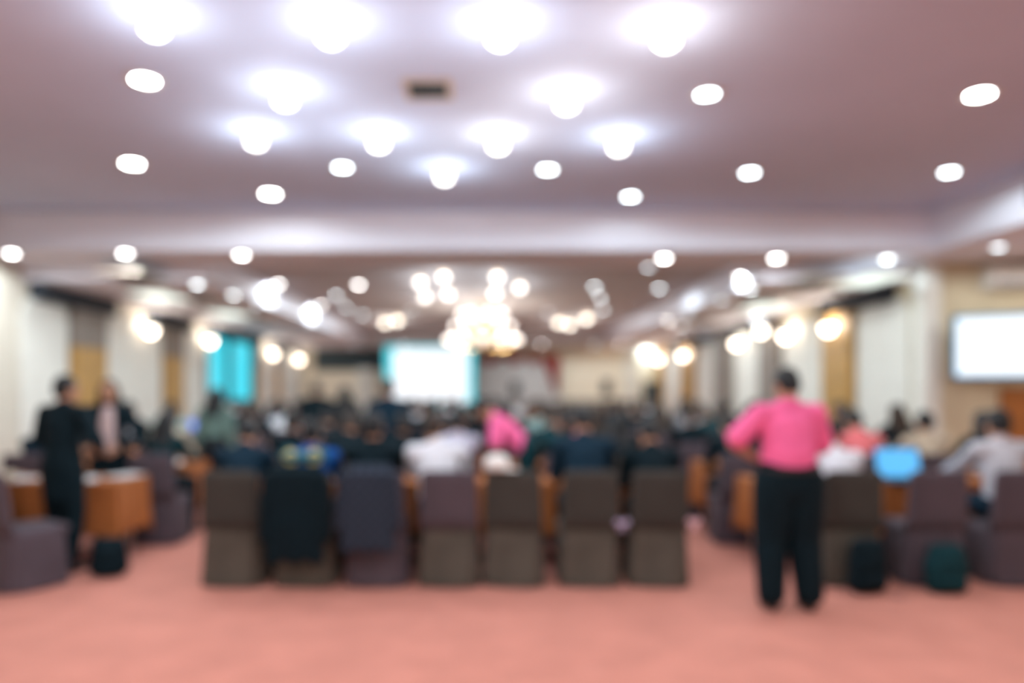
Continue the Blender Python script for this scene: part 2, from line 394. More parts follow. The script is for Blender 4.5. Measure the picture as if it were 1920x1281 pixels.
for px, py, p in ((263, 622, 'nearest one, on the second cream panel'), (378, 641, 'just before the cyan window'), (500, 665, 'just past the cyan window'), (550, 675, 'last one before the far wall')):
    sconce(px, py, -1, 'glowing bowl sconce on left wall, '+p)
for px, py, p in ((1575, 618, 'nearest one, on the ochre pilaster'), (1492, 632, 'on the panel behind the standing man'), (1445, 622, 'above the head of the man in pink'), (1397, 646, 'on the third cream panel'),
                  (1293, 668, 'second from the far wall'), (1245, 675, 'last one before the far wall')):
    sconce(px, py, 1, 'glowing bowl sconce on right wall, '+p)

# ------------------------------------------------------------------ vents, pale light panels
def vent(X, Y, H, wd, dp, label, group=None):
    e = empty('ceiling_vent', (X, Y, H), 0, label, 'air vent', group)
    bm = bmesh.new()
    for a in ((-wd/2-.04, wd/2+.04, -dp/2-.04, -dp/2), (-wd/2-.04, wd/2+.04, dp/2, dp/2+.04), (-wd/2-.04, -wd/2, -dp/2, dp/2), (wd/2, wd/2+.04, -dp/2, dp/2)):
        bx(bm, *a, -.02, 0)
    obj('frame', bm, M_VFR, e)
    bm = bmesh.new(); bx(bm, -wd/2, wd/2, -dp/2, dp/2, -.004, -.001)
    n = max(3, int(dp/.06))
    for k in range(n):
        y = -dp/2+(k+.5)*dp/n; bx(bm, -wd/2, wd/2, y-.012, y+.012, -.016, -.006)
    obj('grille', bm, M_VENT, e)
vent(wx(803, dist_at(166, H1)), dist_at(166, H1), H1, .30, .30, 'small dark square air vent in the near ceiling')
for side, py, sx, nm in ((-1, 520, 5.0, 'nearest, left'), (-1, 560, 5.0, 'second, left'), (-1, 592, 5.0, 'third, left'), (1, 528, 4.9, 'nearest, right'), (1, 562, 4.9, 'second, right'), (1, 600, 4.9, 'third, right')):
    D = dist_at(py, HS)
    vent(side*sx, D, HS, .55, 1.1, 'long dark air vent under the side soffit, '+nm+' of the hall', 'air vents of the side soffits')
MPAN = emat('pale luminous panel', (.90, 1, .92), 1.0)
for side, px, py, nm in ((-1, 300, 553, 'nearest, left'), (-1, 430, 588, 'second, left'), (1, 1430, 573, 'second, right'), (1, 1630, 522, 'nearest, right')):
    D = dist_at(py, HS); X = wx(px, D)
    e = empty('ceiling_light_panel', (X, D, HS), 0, 'pale flat light panel in the side soffit, '+nm+' of the hall', 'ceiling light', 'light panels of the side soffits')
    bm = bmesh.new(); bx(bm, -.34, .34, -.64, .64, -.03, 0, .005); obj('frame', bm, M_WHITE, e)
    bm = bmesh.new(); bx(bm, -.3, .3, -.6, .6, -.036, -.030); obj('diffuser', bm, MPAN, e)

# air conditioner, television, ceiling speaker
ac = empty('air_conditioner', (7.6, YT-.12, 3.0), 0, 'white split air conditioner high on wall above the television', 'air conditioner')
bm = bmesh.new(); prism(bm, [(-.12, .04), (-.12, .30), (-.08, .34), (.12, .34), (.12, 0), (-.02, 0)], 'x', -.5, .6); obj('body', bm, M_WHITE, ac)
bm = bmesh.new(); bx(bm, -.44, .54, -.135, -.115, .045, .10, .004); obj('air_flap', bm, mat('grey flap', (.30, .32, .38), .5), ac)
MTV = emat('lit television picture', (.95, .97, 1), 1.0)
MTVB = emat('blue margin of television picture', (.10, .50, .85), .75)
tv = empty('television', (7.19, 9.98, 2.17), 0, 'wall-mounted flat television showing a bright white picture with blue margin', 'television')
tv.rotation_euler = (0, 0, math.radians(-27))
bm = bmesh.new(); bx(bm, -.80, .80, 0, .05, -.44, .44, .012); obj('case', bm, M_BLACK, tv)
bm = bmesh.new(); bx(bm, -.77, .77, -.006, 0, -.418, .418); sc = obj('screen', bm, MTVB, tv)
bm = bmesh.new(); bx(bm, -.73, .73, -.010, -.006, -.378, .378); obj('picture', bm, MTV, sc)
bm = bmesh.new(); bx(bm, -.2, .2, .05, .08, -.15, .15); bx(bm, -.03, .03, .08, .36, -.04, .04)
bx(bm, -.12, .12, .36, .39, -.14, .14); obj('wall_bracket', bm, M_STEEL, tv)
sp = empty('loudspeaker', (XT1-.10, 7.75, 3.62), 0, 'small dark loudspeaker on the ceiling tray edge at right', 'loudspeaker')
bm = bmesh.new(); bx(bm, -.09, .10, -.1, .1, -.12, .14, .015); obj('case', bm, M_VENT, sp)
bm = bmesh.new(); bx(bm, -.10, -.088, -.08, .08, -.10, .12, .003); obj('front_grille', bm, M_BLACK, sp)

# ------------------------------------------------------------------ stage end
D = 26.6
scr = empty('projection_screen', (0, D, 0), 0, 'large projection screen glowing white with cyan edge at far end', 'projection screen')
x0, x1, z0, z1 = wx(722, D), wx(889, D), wz(772, D), wz(636, D)
bm = bmesh.new(); bx(bm, x0-.05, x1+.05, .03, .07, z0-.05, z1+.02, .01); obj('frame', bm, M_BLACK, scr)
bm = bmesh.new(); bx(bm, x0, x1, 0, .03, z0, z1); sc = obj('screen_sheet', bm, emat('cyan margin of projected picture', (.02, .66, .78), .85), scr)
bm = bmesh.new(); bx(bm, x0+.30, x1-.22, -.006, 0, z0+.32, z1-.36, 0); obj('projected_picture', bm, emat('white projected picture', (.93, .95, 1), .85), sc)
bm = bmesh.new(); bx(bm, x0-.1, x1+.1, -.02, .1, z1+.02, z1+.12, .02); obj('case', bm, M_WHITE, scr)
for x in (x0+.35, x1-.35):
    bm = bmesh.new(); tube(bm, [(x, .05, z0), (x, .05, .02)], .025); bx(bm, x-.05, x+.05, -.3, .4, 0, .04, .01); obj('leg', bm, M_BLACK, scr)
def curtain(name, xa, xb, ztop, zbot, y, m, label, nf=10, amp=.05, edge=None, cat='curtain'):
    bm = bmesh.new(); nx, nz = nf*8, 24; g = []
    for j in range(nz+1):
        row = []; v = j/nz
        for i in range(nx+1):
            u = i/nx
            a, b = (xa, xb) if edge is None else edge(v)
            x = a+(b-a)*u
            row.append(bm.verts.new((x, y+amp*math.sin(u*nf*2*math.pi)*(1-.3*math.sin(v*3)), ztop+(zbot-ztop)*v)))
        g.append(row)
    for j in range(nz):
        for i in range(nx): bm.faces.new((g[j][i], g[j][i+1], g[j+1][i+1], g[j+1][i]))
    r = bmesh.ops.solidify(bm, geom=bm.faces[:], thickness=.012)
    o = obj(name, bm, m, smooth=True); tag(o, label, cat); return o
M_REDC = mat('dark red velvet', (.42, .018, .014), .8, .15, 6, sheen=.3)
M_WHC = mat('white drapery', (.90, .91, .93), .85, .03, 6)
D = 27.4
curtain('stage_curtain', wx(893, D), wx(1052, D), wz(668, D), .35, D, M_WHC, 'white pleated backdrop curtain beside the projection screen', 14, .03)
def red_edge(v):
    s = v**.8
    return (wx(1012+30*s, D-.25), wx(1050-3*s, D-.25))
bm = bmesh.new(); tube(bm, [(wx(885, D), D-.18, wz(664, D)), (wx(1056, D), D-.18, wz(664, D))], .02)
for x_ in (wx(890, D), wx(1052, D)): tube(bm, [(x_, D-.18, wz(664, D)), (x_, D+.58, wz(664, D))], .012)
tag(obj('curtain_rail', bm, M_BRASS), 'thin rail carrying the red swags above the stage', 'curtain rail')
curtain('drape', 0, 0, wz(666, D), wz(742, D), D-.25, M_REDC, 'dark red side drape gathered at right of white curtain', 4, .04, red_edge)
# swags of the valance: each a hanging cloth
def swag(xa, xb, z, drop, y, label):
    bm = bmesh.new(); nx, nz = 24, 10; g = []
    for j in range(nz+1):
        v = j/nz; row = []
        for i in range(nx+1):
            u = i/nx; row.append(bm.verts.new((xa+(xb-xa)*u, y-.05*math.sin(v*12)*math.sin(math.pi*u), z-v*(.04+drop*math.sin(math.pi*u)))))
        g.append(row)
    for j in range(nz):
        for i in range(nx): bm.faces.new((g[j][i], g[j][i+1], g[j+1][i+1], g[j+1][i]))
    bmesh.ops.solidify(bm, geom=bm.faces[:], thickness=.012)
    tag(obj('valance_swag', bm, M_REDC, smooth=True), label, 'curtain valance', 'red swags above the stage')
for a, b, n in ((893, 945, 'leftmost, next to the screen'), (945.3, 985, 'middle one'), (985.3, 1018, 'rightmost, beside the drape')):
    swag(wx(a, D-.3), wx(b, D-.3), wz(666, D), .30, D-.3, 'dark red valance swag, '+n)
struct('trim_90', [(wx(730, 27), wx(1160, 27), 25.8, YF-.02, 0, .35)], M_WOOD)
# loudspeakers and stands at the far end
def spk_stand(px, D, zt, label, wd=.38, ht=.62):
    e = empty('loudspeaker', (wx(px, D), D, 0), 0, label, 'loudspeaker')
    bm = bmesh.new(); bx(bm, -wd/2, wd/2, -.18, .18, zt-ht, zt, .02); obj('cabinet', bm, M_BLACK, e)
    bm = bmesh.new(); bx(bm, -wd/2+.03, wd/2-.03, -.195, -.18, zt-ht+.03, zt-.03, .005); obj('front_grille', bm, M_VENT, e)
    bm = bmesh.new(); tube(bm, [(0, 0, zt-ht), (0, 0, .12)], .02); obj('pole', bm, M_BLACK, e)
    for k in range(3):
        a = k*2.094; bm = bmesh.new(); tube(bm, [(0, 0, .6), (.4*math.cos(a), .4*math.sin(a), .015)], .013); obj('leg', bm, M_BLACK, e)
spk_stand(1222, 23.0, wz(716, 23.0), 'black loudspeaker on tripod stand by far right wall', .5, .75)
spk_stand(1137, 24.8, wz(712, 24.8), 'slim dark loudspeaker on stand before the cream far wall', .28, .5)
spk_stand(966, 25.2, wz(716, 25.2), 'dark loudspeaker on stand in front of the white curtain', .3, .45)

# ------------------------------------------------------------------ chairs and tables
def chair_parts(m_back, m_skirt):
    e = empty('banquet_chair')
    # backrest cover: slightly reclined slab with rounded top and soft waist
    bm = bmesh.new(); rings = []
    prof = [(.46, .236, .04), (.55, .232, .035), (.70, .226, .032), (.84, .222, .030), (.895, .220, .028), (.918, .205, .022), (.928, .17, .012)]
    n = 28
    for z, hw, hd in prof:
        yc = -.215-.09*max(0, z-.46)
        ring = []
        for i in range(n):
            a = 2*math.pi*i/n; c, s = math.cos(a), math.sin(a)
            ring.append(bm.verts.new((hw*math.copysign(abs(c)**.35, c), yc+hd*math.copysign(abs(s)**.5, s), z)))
        rings.append(ring)
    for a, b in zip(rings, rings[1:]):
        for i in range(n): bm.faces.new((a[i], a[(i+1) % n], b[(i+1) % n], b[i]))
    bm.faces.new(rings[0][::-1]); bm.faces.new(rings[-1])
    obj('backrest', bm, m_back, e, smooth=True)
    bm = bmesh.new(); bx(bm, -.225, .225, -.20, .23, .43, .485, .02); obj('seat', bm, m_skirt, e, smooth=True)
    # pleated skirt to the floor
    bm = bmesh.new(); n = 120; rings = []
    for j in range(12):
        v = j/11; z = .47-.455*v; ring = []
        for i in range(n):
            a = 2*math.pi*i/n; c, s = math.cos(a), math.sin(a)
            hx, hy = .226+.014*v, .232+.016*v
            X = hx*math.copysign(abs(c)**.3, c); Y = hy*math.copysign(abs(s)**.3, s)-.012
            k = 1+.05*v*math.sin(a*9+1.5*math.sin(a*2)+2.5*v)+.02*v*math.sin(a*4+1)
            ring.append(bm.verts.new((X*k, Y*k, z)))
        rings.append(ring)
    for a, b in zip(rings, rings[1:]):
        for i in range(n): bm.faces.new((a[i], a[(i+1) % n], b[(i+1) % n], b[i]))
    bm.faces.new(rings[0][::-1])
    obj('skirt', bm, m_skirt, e, smooth=True)
    return e
M_TAUPE2 = mat('lighter taupe chair skirt cloth', (.085, .078, .064), .9, .2, 4, bump=.2)  # skirt cloth in a lighter taupe than the backrest cover
CH = {'taupe': chair_parts(M_TAUPE, M_TAUPE2), 'plum': chair_parts(M_PLUM, M_PLUM), 'plum and taupe': chair_parts(M_PLUM, M_TAUPE2)}
USED = set(); CHAIRS = {}
def chair(X, Y, rz, kind, label, group):
    if kind in USED: e = copy_tree(CH[kind])
    else: e = CH[kind]; USED.add(kind)
    e.location = (X, Y, 0); e.rotation_euler = (0, 0, rz); tag(e, label, 'chair', group)
    return e

TPROTO = {}
def table(Xa, Xb, Y, label, clabel):
    wd = round(Xb-Xa, 2); k = wd
    X = (Xa+Xb)/2
    if k not in TPROTO:
        e = empty('banquet_table')
        bm = bmesh.new(); bx(bm, -wd/2, wd/2, -.3, .3, .70, .73, .008); obj('tabletop', bm, M_WOOD, e)
        for sx in (-1, 1):
            for sy in (-1, 1):
                bm = bmesh.new(); tube(bm, [(sx*(wd/2-.12), sy*.22, .70), (sx*(wd/2-.12), sy*.24, .0)], .014); obj('leg', bm, M_STEEL, e)
        bm = bmesh.new(); rings = []; n = 160
        for z, ex in ((.735, -.3), (.735, .0), (.7345, .008), (.728, .012), (.70, .014), (.55, .02), (.40, .03), (.27, .04)):
            ring = []; v = max(0, (.735-z)/.46)
            if ex < 0: hx, hy = .002, .002
            else: hx, hy = wd/2+ex, .3+ex
            n = 160; q = 40
            for i in range(n):
                k_, t = divmod(i, q); t = 2*t/q-1
                px_, py_ = ((1, t), (-t, 1), (-1, -t), (t, -1))[k_]
                cr = max(0, abs(t)-.85)/.15
                wv = .016*v*math.sin(i*2*math.pi/8.0)
                ring.append(bm.verts.new((px_*(hx+wv*(1-cr)), py_*(hy+wv*(1-cr)), z-.08*v*cr)))
            rings.append(ring)
        for a, b in zip(rings, rings[1:]):
            for i in range(n): bm.faces.new((a[i], a[(i+1) % n], b[(i+1) % n], b[i]))
        bm.faces.new(rings[0])
        c = obj('tablecloth', bm, M_ORANGE, smooth=False)
        TPROTO[k] = (e, c)
    else:
        e0, c0 = TPROTO[k]; e = copy_tree(e0); c = c0.copy(); COL.objects.link(c)
    e.location = (X, Y, 0); c.location = (X, Y, 0)
    tag(e, label, 'table', 'cloth-covered conference tables'); tag(c, clabel, 'tablecloth', 'amber brown tablecloths')

# ------------------------------------------------------------------ people
def _frame(p0, p1, side):
    w_ = (p1-p0); L = w_.length; w_ = w_/L if L > 1e-6 else Vector((0, 0, 1))
    u = Vector(side); u = u-w_*u.dot(w_)
    if u.length < 1e-3: u = Vector((0, 1, 0)); u = u-w_*u.dot(w_)
    u.normalize(); return w_, u, w_.cross(u)
class Blob:
    def __init__(s): s.v = []; s.f = []
    def _rings(s, rings):
        n = len(rings[0]); b = len(s.v)
        for r in rings: s.v += [tuple(p) for p in r]
        for j in range(len(rings)-1):
            for i in range(n):
                k = (i+1) % n
                s.f.append((b+j*n+i, b+j*n+k, b+(j+1)*n+k, b+(j+1)*n+i))
        s.f.append(tuple(b+i for i in range(n))[::-1]); e = b+(len(rings)-1)*n; s.f.append(tuple(e+i for i in range(n)))
    def cap(s, p0, p1, r0, r1, f0=1., f1=None, side=(1, 0, 0), n=14):
        p0, p1 = Vector(p0), Vector(p1); f1 = f0 if f1 is None else f1
        w_, u, v = _frame(p0, p1, side); R = []
        m0, m1 = r0*min(1, f0), r1*min(1, f1)
        for k in range(5):
            t = math.pi/2*(k+.15)/5; c, q = -math.cos(t), math.sin(t)
            R.append([p0+w_*(c*m0)+u*(r0*q*math.cos(2*math.pi*i/n))+v*(r0*f0*q*math.sin(2*math.pi*i/n)) for i in range(n)])
        for k in range(1, 6):
            t = k/6; r = r0+(r1-r0)*t; f = f0+(f1-f0)*t
            R.append([p0+(p1-p0)*t+u*(r*math.cos(2*math.pi*i/n))+v*(r*f*math.sin(2*math.pi*i/n)) for i in range(n)])
        for k in range(5):
            t = math.pi/2*(1-(k+.15)/5) if False else math.pi/2*(5-k-.15)/5; c, q = math.cos(t), math.sin(t)
            R.append([p1+w_*(c*m1)+u*(r1*q*math.cos(2*math.pi*i/n))+v*(r1*f1*q*math.sin(2*math.pi*i/n)) for i in range(n)])
        s._rings(R); return s
    def ell(s, c, r, M=None, n=18):
        c = Vector(c); R = []
        for k in range(10):
            t = math.pi*(k+.3)/9.6
            ring = []
            for i in range(n):
                a = 2*math.pi*i/n
                p = Vector((r[0]*math.sin(t)*math.cos(a), r[1]*math.sin(t)*math.sin(a), -r[2]*math.cos(t)))
                if M is not None: p = M @ p
                ring.append(c+p)
            R.append(ring)
        s._rings(R); return s
    def build(s, name, voxel, smooth=3, cut=None):
        me = bpy.data.meshes.new(name); me.from_pydata(s.v, [], s.f); me.update()
        o = bpy.data.objects.new('tmp', me); COL.objects.link(o)
        m = o.modifiers.new('r', 'REMESH'); m.mode = 'VOXEL'; m.voxel_size = voxel; m.adaptivity = 0
        m2 = o.modifiers.new('s', 'SMOOTH'); m2.factor = .5; m2.iterations = smooth
        dg = bpy.context.evaluated_depsgraph_get(); dg.update()
        out = bpy.data.meshes.new_from_object(o.evaluated_get(dg)); out.name = name
        bpy.data.objects.remove(o)
        out.polygons.foreach_set('use_smooth', [True]*len(out.polygons))
        return out
def ik(a, c, l1, l2, pole):
    a, c = Vector(a), Vector(c); d = c-a; L = d.length
    if L > (l1+l2)*.995: c = a+d*((l1+l2)*.995/L); d = c-a; L = d.length
    x = (l1*l1-l2*l2+L*L)/(2*L); h = math.sqrt(max(0, l1*l1-x*x))
    p = Vector(pole); dn = d.normalized(); p = (p-dn*p.dot(dn)).normalized()
    return a+dn*x+p*h, c
def hand(B, wrist, direction, normal, curl=.5, thumbside=1):
    """palm, four bent fingers of unequal length and a thumb leaving the side of the palm"""
    w_ = Vector(wrist); d = Vector(direction).normalized(); n = Vector(normal); n = (n-d*n.dot(d)).normalized(); s = d.cross(n)*thumbside
    B.cap(w_, w_+d*.03, .026, .030, .7, .62, side=s)
    B.cap(w_+d*.025, w_+d*.082, .034, .040, .42, .34, side=s)
    for k, (off, ln) in enumerate(((.031, .070), (.010, .080), (-.011, .074), (-.031, .058))):
        p = w_+d*.088+s*off; a = 0; dd = d
        sp = s*(off*1.2)
        for j, fr in enumerate((.45, .32, .25)):
            a += curl*(.55 if j == 0 else .7)
            q = p+(d*math.cos(a)+n*math.sin(a)+sp).normalized()*(ln*fr)
            B.cap(p, q, .0088-.0008*j, .0082-.0008*j, n=8); p = q
    p = w_+d*.025+s*.028
    q = p+(d*.55+s*.75+n*.25).normalized()*.040; B.cap(p, q, .013, .010, n=8)
    r = q+(d*.9+s*.25+n*.3).normalized()*.030; B.cap(q, r, .010, .0085, n=8)
def headmat(yaw, pitch, roll=0): return Euler((pitch, roll, yaw), 'XYZ').to_matrix()

class Pose: pass
def seated(lean=.12, yaw=0., pitch=-.2, wl=(-.14, .50, .815), wr=(.14, .50, .815), side=0., twist=0., shw=.185):
    P = Pose(); P.sit = True
    P.pel = Vector((0, -.035, .62)); th = lean
    up = Vector((side, math.sin(th), math.cos(th)))
    P.wai = P.pel+up*.16; P.che = P.pel+up*.33+Vector((0, .01, 0)); P.nec = P.pel+up*.475+Vector((0, .02*th, 0))
    P.M = headmat(yaw, pitch)
    P.head = P.nec+Vector((side*.3, math.sin(th)*.1+.02, .135))+Vector((0, -math.sin(pitch)*.07, -abs(math.sin(pitch))*.02))
    T = Matrix.Rotation(twist, 3, 'Z')
    P.shl = P.che+up*.085+T@Vector((-shw, 0, 0)); P.shr = P.che+up*.085+T@Vector((shw, 0, 0))
    P.ell, P.wrl = ik(P.shl, wl, .28, .25, (-.35, -.3, -1)); P.elr, P.wrr = ik(P.shr, wr, .28, .25, (.35, -.3, -1))
    P.hipl = P.pel+Vector((-.085, .02, -.012)); P.hipr = P.pel+Vector((.085, .02, -.012))
    P.knl = Vector((-.12, .405, .565)); P.knr = Vector((.12, .405, .565))
    P.anl = Vector((-.11, .40, .09)); P.anr = Vector((.11, .40, .09)); P.fd = Vector((0, 1, 0))
    P.hl = (Vector((.35, 1, 0)), Vector((0, 0, -1))); P.hr = (Vector((-.35, 1, 0)), Vector((0, 0, -1)))
    P.curl = .22; P.fat = .97; return P
def standing(h=1.72, lean=.03, yaw=0., pitch=-.1, wl=None, wr=None, poleL=(-1, -.6, -.2), poleR=(1, -.6, -.2), feet=.11, fat=1., shw=.19, bend=0., legs=None):
    P = Pose(); P.sit = False; k = h/1.72
    P.pel = Vector((0, 0, .93*k)); up = Vector((0, math.sin(lean+bend), math.cos(lean+bend)))
    P.wai = P.pel+up*.17*k; P.che = P.pel+up*.36*k; P.nec = P.pel+up*.52*k
    P.M = headmat(yaw, pitch-bend*.8)
    P.head = P.nec+up*.135*k+Vector((0, .03, 0))
    P.shl = P.che+up*.10*k+Vector((-shw, 0, 0)); P.shr = P.che+up*.10*k+Vector((shw, 0, 0))
    wl = wl or (-shw-.08, .06, .78*k); wr = wr or (shw+.08, .06, .78*k)
    P.ell, P.wrl = ik(P.shl, wl, .29*k, .26*k, poleL); P.elr, P.wrr = ik(P.shr, wr, .29*k, .26*k, poleR)
    P.hipl = P.pel+Vector((-.095, 0, -.03)); P.hipr = P.pel+Vector((.095, 0, -.03))
    P.anl = Vector((-feet, -.02, .09)); P.anr = Vector((feet, -.02, .09))
    P.knl = Vector((-(feet+.095)/2-.005, .03, .5*k)); P.knr = Vector(((feet+.095)/2+.005, .03, .5*k)); P.fd = Vector((0, 1, 0))
    P.hl = (P.wrl-P.ell, Vector((1, 0, 0))); P.hr = (P.wrr-P.elr, Vector((-1, 0, 0)))
    P.curl = .5; P.fat = fat; return P

def torso(B, P, g, arms='short', hem=0.):
    f = P.fat; X = (1, 0, 0)
    B.cap(P.pel+(P.wai-P.pel)*hem, P.wai, .158*f+g, .140*f+g, .68, .72*max(1, f*.95))
    B.cap(P.wai, P.che, .140*f+g, .162*f**.5+g, .72*max(1, f*.95), .66)
    ts = (P.shr-P.shl).normalized()
    B.cap(P.che, P.che+(P.nec-P.che)*.55, .160+g, .125+g, .66, .60, side=ts)
    B.cap(P.shl+ts*.02, P.shr-ts*.02, .058+g, .058+g)
    B.cap(P.shl+ts*.05, P.nec-Vector((0, 0, .0)), .045+g, .040+g); B.cap(P.shr-ts*.05, P.nec, .045+g, .040+g)
    for sh, el, wr in ((P.shl, P.ell, P.wrl), (P.shr, P.elr, P.wrr)):
        if arms == 'short': B.cap(sh, sh+(el-sh)*.82, .058+g*1.2, .052+g*2.2)
        elif arms == 'long':
            B.cap(sh, el, .056+g, .044+g); B.cap(el, el+(wr-el)*.93, .044+g, .033+g)
def body_mesh(P, name, voxel=.007):
    B = Blob(); torso(B, P, 0, 'none')
    for sh, el, wr, (hd, hn), ts in ((P.shl, P.ell, P.wrl, P.hl, -1), (P.shr, P.elr, P.wrr, P.hr, 1)):
        B.cap(sh, el, .052, .040); B.cap(el, el+(wr-el)*.35, .040, .040); B.cap(el+(wr-el)*.35, wr, .040, .026)
        hand(B, wr, hd, hn, P.curl, ts)
    for hip, kn, an in ((P.hipl, P.knl, P.anl), (P.hipr, P.knr, P.anr)):
        B.cap(hip, kn, .088, .056); B.cap(kn, kn+(an-kn)*.35, .052, .056); B.cap(kn+(an-kn)*.35, an, .056, .036)
        B.cap(an+Vector((0, -.02, -.045)), an+P.fd*.14+Vector((0, 0, -.055)), .034, .032, 1., .8)
    M, H = P.M, P.head
    B.cap(P.nec-Vector((0, 0, .03)), H+M@Vector((0, -.02, -.05)), .058, .052)
    B.ell(H+M@Vector((0, -.008, .03)), (.074, .094, .092), M)           # cranium
    B.ell(H+M@Vector((0, .022, -.025)), (.058, .068, .088), M)         # face
    B.ell(H+M@Vector((0, .062, -.092)), (.026, .024, .022), M)         # chin
    B.cap(H+M@Vector((0, .086, .012)), H+M@Vector((0, .108, -.028)), .009, .014, n=8)   # nose
    for sx in (-1, 1):
        B.ell(H+M@Vector((sx*.076, -.004, -.008)), (.010, .020, .032), M)   # ears
        B.ell(H+M@Vector((sx*.034, .070, -.030)), (.018, .016, .020), M)    # cheeks
    B.cap(H+M@Vector((-.035, .083, .030)), H+M@Vector((.035, .083, .030)), .010, .010, n=8)  # brow
    B.cap(H+M@Vector((-.020, .084, -.060)), H+M@Vector((.020, .084, -.060)), .009, .009, n=8)  # mouth
    me = B.build(name, voxel, 2)
    for m in (M_SKIN, M_EYE, M_LIP): me.materials.append(m)
    inv = M.transposed()
    co = np.empty(len(me.polygons)*3); me.polygons.foreach_get('center', co); co = co.reshape(-1, 3)
    L = (co-np.array(H)) @ np.array(inv).T
    idx = np.zeros(len(L), int)
    front = L[:, 1] > .055
    for sx in (-1, 1):
        idx[front & (((L[:, 0]-sx*.031)/.015)**2+((L[:, 2]-.008)/.008)**2 < 1)] = 1
        idx[front & (np.abs(L[:, 0]-sx*.033) < .020) & (np.abs(L[:, 2]-.033) < .005)] = 1
    idx[front & (((L[:, 0])/.026)**2+((L[:, 2]+.060)/.009)**2 < 1)] = 2
    me.polygons.foreach_set('material_index', idx.tolist())
    return me
def hair_mesh(P, name, style):
    B = Blob(); M, H = P.M, P.head
    B.ell(H+M@Vector((0, -.020, .045)), (.083, .096, .090), M)
    B.ell(H+M@Vector((0, -.045, -.005)), (.078, .070, .075), M)
    for sx in (-1, 1): B.ell(H+M@Vector((sx*.070, -.012, .030)), (.016, .045, .035), M)
    if style in ('long', 'tail'):
        B.ell(H+M@Vector((0, -.055, -.03)), (.085, .06, .10), M)
    if style == 'long':
        for sx in (-1, 0, 1):
            B.cap(H+M@Vector((sx*.058, -.045, .02)), P.nec+Vector((sx*.085, -.085, -.10)), .042, .045, .8)
        for sx in (-1, 1): B.cap(H+M@Vector((sx*.076, .0, .03)), P.nec+Vector((sx*.105, .0, -.08)), .022, .028)
    if style == 'tail': B.cap(H+M@Vector((0, -.11, .03)), P.nec+Vector((0, -.13, -.06)), .028, .020)
    return B.build(name, .010, 3)
def shirt_mesh(P, name, sleeves, long_=False, g=.014):
    B = Blob(); torso(B, P, g, sleeves)
    if not P.sit:
        if long_: B.cap(P.pel+Vector((0, 0, -.25)), P.pel, .185, .165+g, .72)
        else: B.cap(P.pel+Vector((0, .0, .03)), P.wai, .158*P.fat+g, .145*P.fat+g, .70)
    ts = P.nec
    B.cap(ts+Vector((0, 0, -.02)), ts+Vector((0, .004, .018)), .064, .060)   # collar
    return B.build(name, .010, 3)
def trouser_mesh(P, name, wide=0., skirt=False):
    B = Blob(); g = .012+wide; f = P.fat
    if P.sit: B.cap(P.pel+Vector((0, 0, -.01)), P.pel+(P.wai-P.pel)*.5, .160, .150, .70)
    else: B.cap(P.pel+Vector((0, 0, -.05)), P.pel+Vector((0, 0, .06)), .160*f+.022, .158*f+.020, .72)
    for hip, kn, an in ((P.hipl, P.knl, P.anl), (P.hipr, P.knr, P.anr)):
        B.cap(hip, kn, .092*f**.5+g, .064+g); B.cap(kn, an+Vector((0, -.004, .012+g*.45)), .064+g, .048+g*.95)
    return B.build(name, .011, 3)
def shoe_mesh(P, s_):
    an = P.anl if s_ < 0 else P.anr
    B = Blob(); B.cap(an+P.fd*-.035+Vector((0, 0, -.05)), an+P.fd*.155+Vector((0, 0, -.058)), .040, .042, .95, .72)
    B.cap(an+Vector((0, 0, -.02)), an+Vector((0, 0, -.05)), .044, .042)
    me = B.build('shoe', .008, 3)
    for v in me.vertices:
        if v.co.z < .004: v.co.z = .004
    return me
class Proto:
    def __init__(s, P, style='short', sleeves='long', key='x', voxel=.008, coat=False, wide=0.):
        s.P = P; s.body = body_mesh(P, 'person_'+key, voxel); s.hair = hair_mesh(P, 'hair_'+key, style)
        s.shirt = shirt_mesh(P, 'shirt_'+key, sleeves, coat); s.tr = trouser_mesh(P, 'trousers_'+key, wide)
        s.shoes = (shoe_mesh(P, -1), shoe_mesh(P, 1))
        for m_, q in ((s.hair, M_HAIRK), (s.shirt, cloth('black')), (s.tr, cloth('black')), (s.shoes[0], M_SHOE), (s.shoes[1], M_SHOE)): m_.materials.append(q)
        s.garment = 'shirt' if sleeves == 'short' else 'jacket'
def person(pr, X, Y, rz, top, bottom, label, group=None, hair=None, scale=1., full=True, skin=None):
    e = empty('person', (X, Y, 0), rz, label, 'person', group); e.scale = (scale,)*3
    obj('body', pr.body, None, e)
    obj('hair', pr.hair, hair or M_HAIRK, e)
    obj(pr.garment, pr.shirt, cloth(top) if isinstance(top, str) else top, e)
    obj('trousers', pr.tr, cloth(bottom), e)
    if full:
        for s_ in pr.shoes: obj('shoe', s_, M_SHOE, e)
    return e
A = Proto(seated(.12, 0, -.15), 'short', 'long', 'upright')
Bp = Proto(seated(.34, .15, -.55, (-.12, .48, .815), (.14, .50, .815)), 'short', 'long', 'writing')
Cp = Proto(seated(.05, -.6, -.05, (-.13, .30, .72), (.18, .50, .815), side=.05), 'short', 'short', 'turned')
Dp = Proto(seated(.15, .35, -.2, shw=.165), 'long', 'long', 'longhair')
Ep = Proto(seated(.20, -.2, -.3, (-.12, .50, .815), (.12, .50, .815), side=-.06), 'short', 'short', 'leaning')
Fp = Proto(seated(.10, .9, -.1, (-.14, .50, .815), (.10, .48, .815), twist=.2), 'tail', 'long', 'talking')
SEATP = [(A, 'short'), (Bp, 'short'), (Cp, 'short'), (Dp, 'long'), (Ep, 'short'), (Fp, 'tail')]

